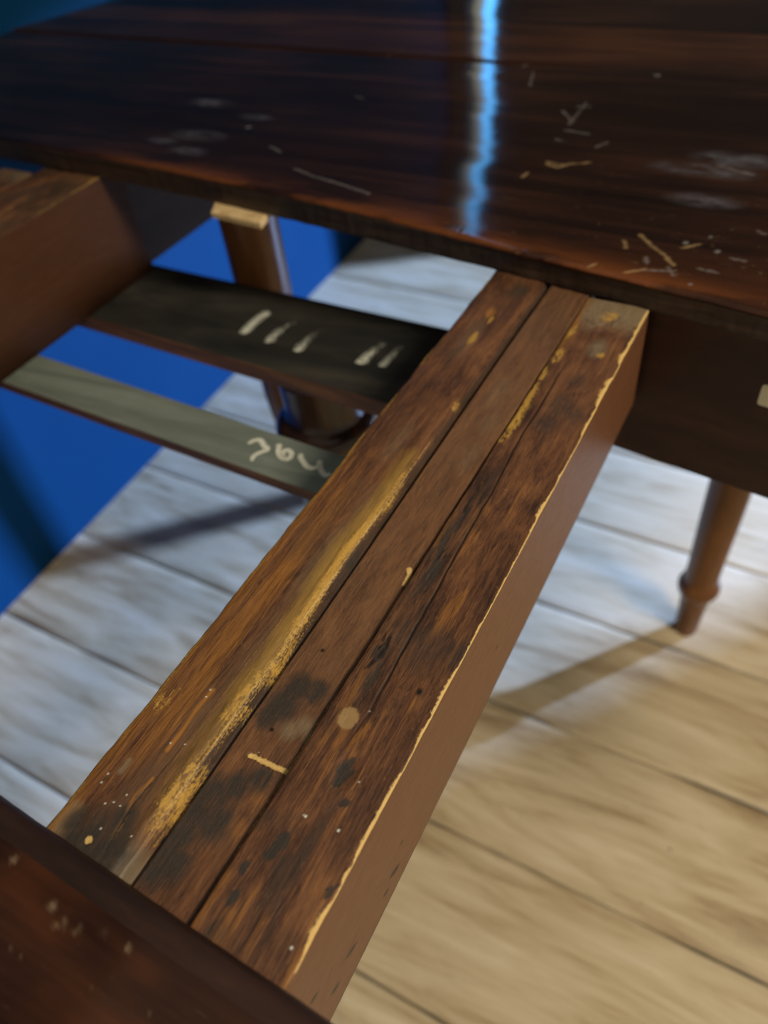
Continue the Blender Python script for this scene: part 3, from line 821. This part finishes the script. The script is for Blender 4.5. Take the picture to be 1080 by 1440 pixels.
def chalk(line, w0, w1, parent, cov):
    P = [Vector((x, y)) for x, y in line]
    # resample smoothly
    Q = []
    for i in range(len(P)-1):
        p0 = P[max(i-1, 0)]; p1 = P[i]; p2 = P[i+1]; p3 = P[min(i+2, len(P)-1)]
        for k_ in range(6):
            t = k_/6
            Q.append(.5*((2*p1)+(p2-p0)*t+(2*p0-5*p1+4*p2-p3)*t*t+(3*p1-p0-3*p2+p3)*t**3))
    Q.append(P[-1])
    n = len(Q); v = []; f = []; cv = []
    for i, q in enumerate(Q):
        d = (Q[min(i+1, n-1)]-Q[max(i-1, 0)]).normalized(); nn = Vector((-d.y, d.x))
        t = i/(n-1); w = (w0+(w1-w0)*t)*.5*min(1, .5+6*min(t, 1-t))
        for k_, s_ in enumerate((-1, -.5, 0, .5, 1)):
            e = q+nn*w*s_
            v.append((e.x, e.y, .67245+tilt(e.x))); cv.append((.05, .8, 1, .8, .05)[k_]*(cov[0]+(cov[1]-cov[0])*t))
        if i:
            for k_ in range(4):
                f.append(((i-1)*5+k_, i*5+k_, i*5+k_+1, (i-1)*5+k_+1))
    me = mesh_from(v, f, TABLE)
    at = me.attributes.new('cover', 'FLOAT', 'POINT'); at.data.foreach_set('value', np.array(cv, np.float32))
    return link('chalk_mark', me, parent, mats=[M_CHALK])


for i, L in enumerate(CHALK_far):
    chalk(L, (.0160, .0165, .0160, .0170, .0130)[i], (.0190, .0150, .0140, .0150, .0110)[i], s_far, ((.62, .52), (.58, .25), (.60, .15), (.60, .30), (.58, .25))[i])
for L in CHALK_near:
    chalk(L, .0056, .0052, s_near, (.95, .95))

# ---- apron and side panel of the far half
o = link('apron', prism([(-.0300, -.0492), (.44, -.106), (.44, -.084), (-.0300, -.0272)], .6235, .7493, TABLE, .0006), table, mats=[M_APRON])
o['label'] = 'plain dark apron board hanging under the far top'
ap = o
# paper label on the apron (apron face direction)
ux = Vector((.4305, -.052, 0)).normalized(); nrm = Vector((ux.y, -ux.x, 0))
if nrm.y > 0: nrm = -nrm
org = Vector((.0095, -.054, 0))


def on_apron(s_, z, out): p = org+ux*s_+nrm*out; return (p.x, p.y, z)


s0 = .0765; W_, H_, zc = .034, .0158, .7050
ol = []
for cx, cz, a0 in ((W_-.002, H_/2-.002, 0), (.002, H_/2-.002, 90), (.002, -H_/2+.002, 180), (W_-.002, -H_/2+.002, 270)):
    for q in range(5):
        a = R(a0+q*22.5); ol.append((s0+cx+.002*math.cos(a), zc+cz+.002*math.sin(a)))
v = [on_apron(s_, z, .0004) for s_, z in ol]+[on_apron(s_, z, -.0004) for s_, z in ol]
n = len(ol)
f = [tuple(range(n)), tuple(range(n, 2*n))[::-1]]+[(i, n+i, n+(i+1) % n, (i+1) % n) for i in range(n)]
paper = link('paper_label', mesh_from(v, f, TABLE), table, mats=[M_PAPER])
paper['label'] = 'small cream paper label with rounded corners stuck on the apron'
num = [(s0+.0112+.0028*math.cos(R(150-i*24))*(1 if i < 8 else 1), zc+.0024+.0022*math.sin(R(150-i*24))) for i in range(10)]
num += [(s0+.0112+.0028*math.cos(R(90-i*24)), zc-.0022+.0024*math.sin(R(90-i*24))) for i in range(12)]
v = []; f = []
for i, (a, b) in enumerate(num):
    v += [on_apron(a, b-.0005, .0006), on_apron(a, b+.0005, .0006)]
    v += [on_apron(a-.0005, b, .0006), on_apron(a+.0005, b, .0006)]
    if i and i != 10:
        f += [(4*i-4, 4*i, 4*i+1, 4*i-3), (4*i-2, 4*i+2, 4*i+3, 4*i-1)]
link('printed_numeral', mesh_from(v, f, TABLE), paper, mats=[M_INK])
o = link('side_panel', box(-.574, -.556, .030, .95, .6225, .7493, TABLE), table, mats=[M_GREYPANEL])
o['label'] = 'dull grey-brown inner panel under the left of the far top'
link('side_panel', box(.02, .44, .96, .985, .6235, .7493, TABLE), table, mats=[M_APRON])

# ---- legs
LEG = [(0, .0165), (.012, .0172), (.045, .0186), (.080, .0205), (.090, .0225), (.0950, .0265), (.1000, .0288), (.1060, .0295), (.1120, .0288), (.117, .0262), (.121, .0238), (.130, .0232), (.16, .0236), (.25, .0256), (.36, .0272), (.48, .0280), (.56, .0282), (.6235, .0282)]


def leg(x, y, ztop, m, sc=1.0, label=None):
    pr = [(z, r*sc) for z, r in LEG]
    if ztop > .6235: pr.append((ztop, .0282*sc))
    o = link('leg', lathe(smooth_prof(pr, 4), x, y, TABLE), table, mats=[m])
    if label: o['label'] = label
    return o


leg(.0842, .2885, .7493, M_LEG, label='slim turned leg with a ring above the foot, under the apron')
POST = [(.425, .012), (.428, .018), (.436, .0215), (.446, .0225), (.458, .0215), (.47, .0225), (.50, .0250), (.60, .0275), (.7440, .0280)]
lf = link('post', lathe(smooth_prof(POST, 4), -.3910, .0410, TABLE), table, mats=[M_LEG])
lf['label'] = 'short turned post under the far top, capped with a block of bare pale wood'
link('top_block', prism([(-.3640, -.0350), (-.3100, -.0395), (-.3300, .0600), (-.4150, .0650)], .7435, .7492, TABLE), lf, mats=[M_BARE])['label'] = 'square block of bare pale wood'
link('leg', lathe(smooth_prof([(z, r*.9) for z, r in LEG]+[(.7493, .0254)], 4), .03, .935, TABLE), table, mats=[M_LEG])
CEN = [(0, .018), (.03, .0185), (.08, .021), (.095, .030), (.11, .030), (.125, .024), (.25, .027), (.42, .033), (.50, .037), (.535, .0395), (.552, .0405), (.5585, .0385), (.5605, .0405), (.566, .0440), (.574, .0465), (.582, .0465), (.589, .0440), (.5925, .0405), (.5945, .0370), (.600, .0352), (.612, .0345), (.630, .0355), (.6420, .0365)]
o = link('leg', lathe(smooth_prof(CEN, 4), -.2560, -.070, TABLE, 56), table, mats=[M_LEGD])
o['label'] = 'stout dark turned centre leg with a bulging ring below the black slat'
for x, y in ((.30, -.95), (-.80, -.95)):
    leg(x, y, .7493, M_LEG)
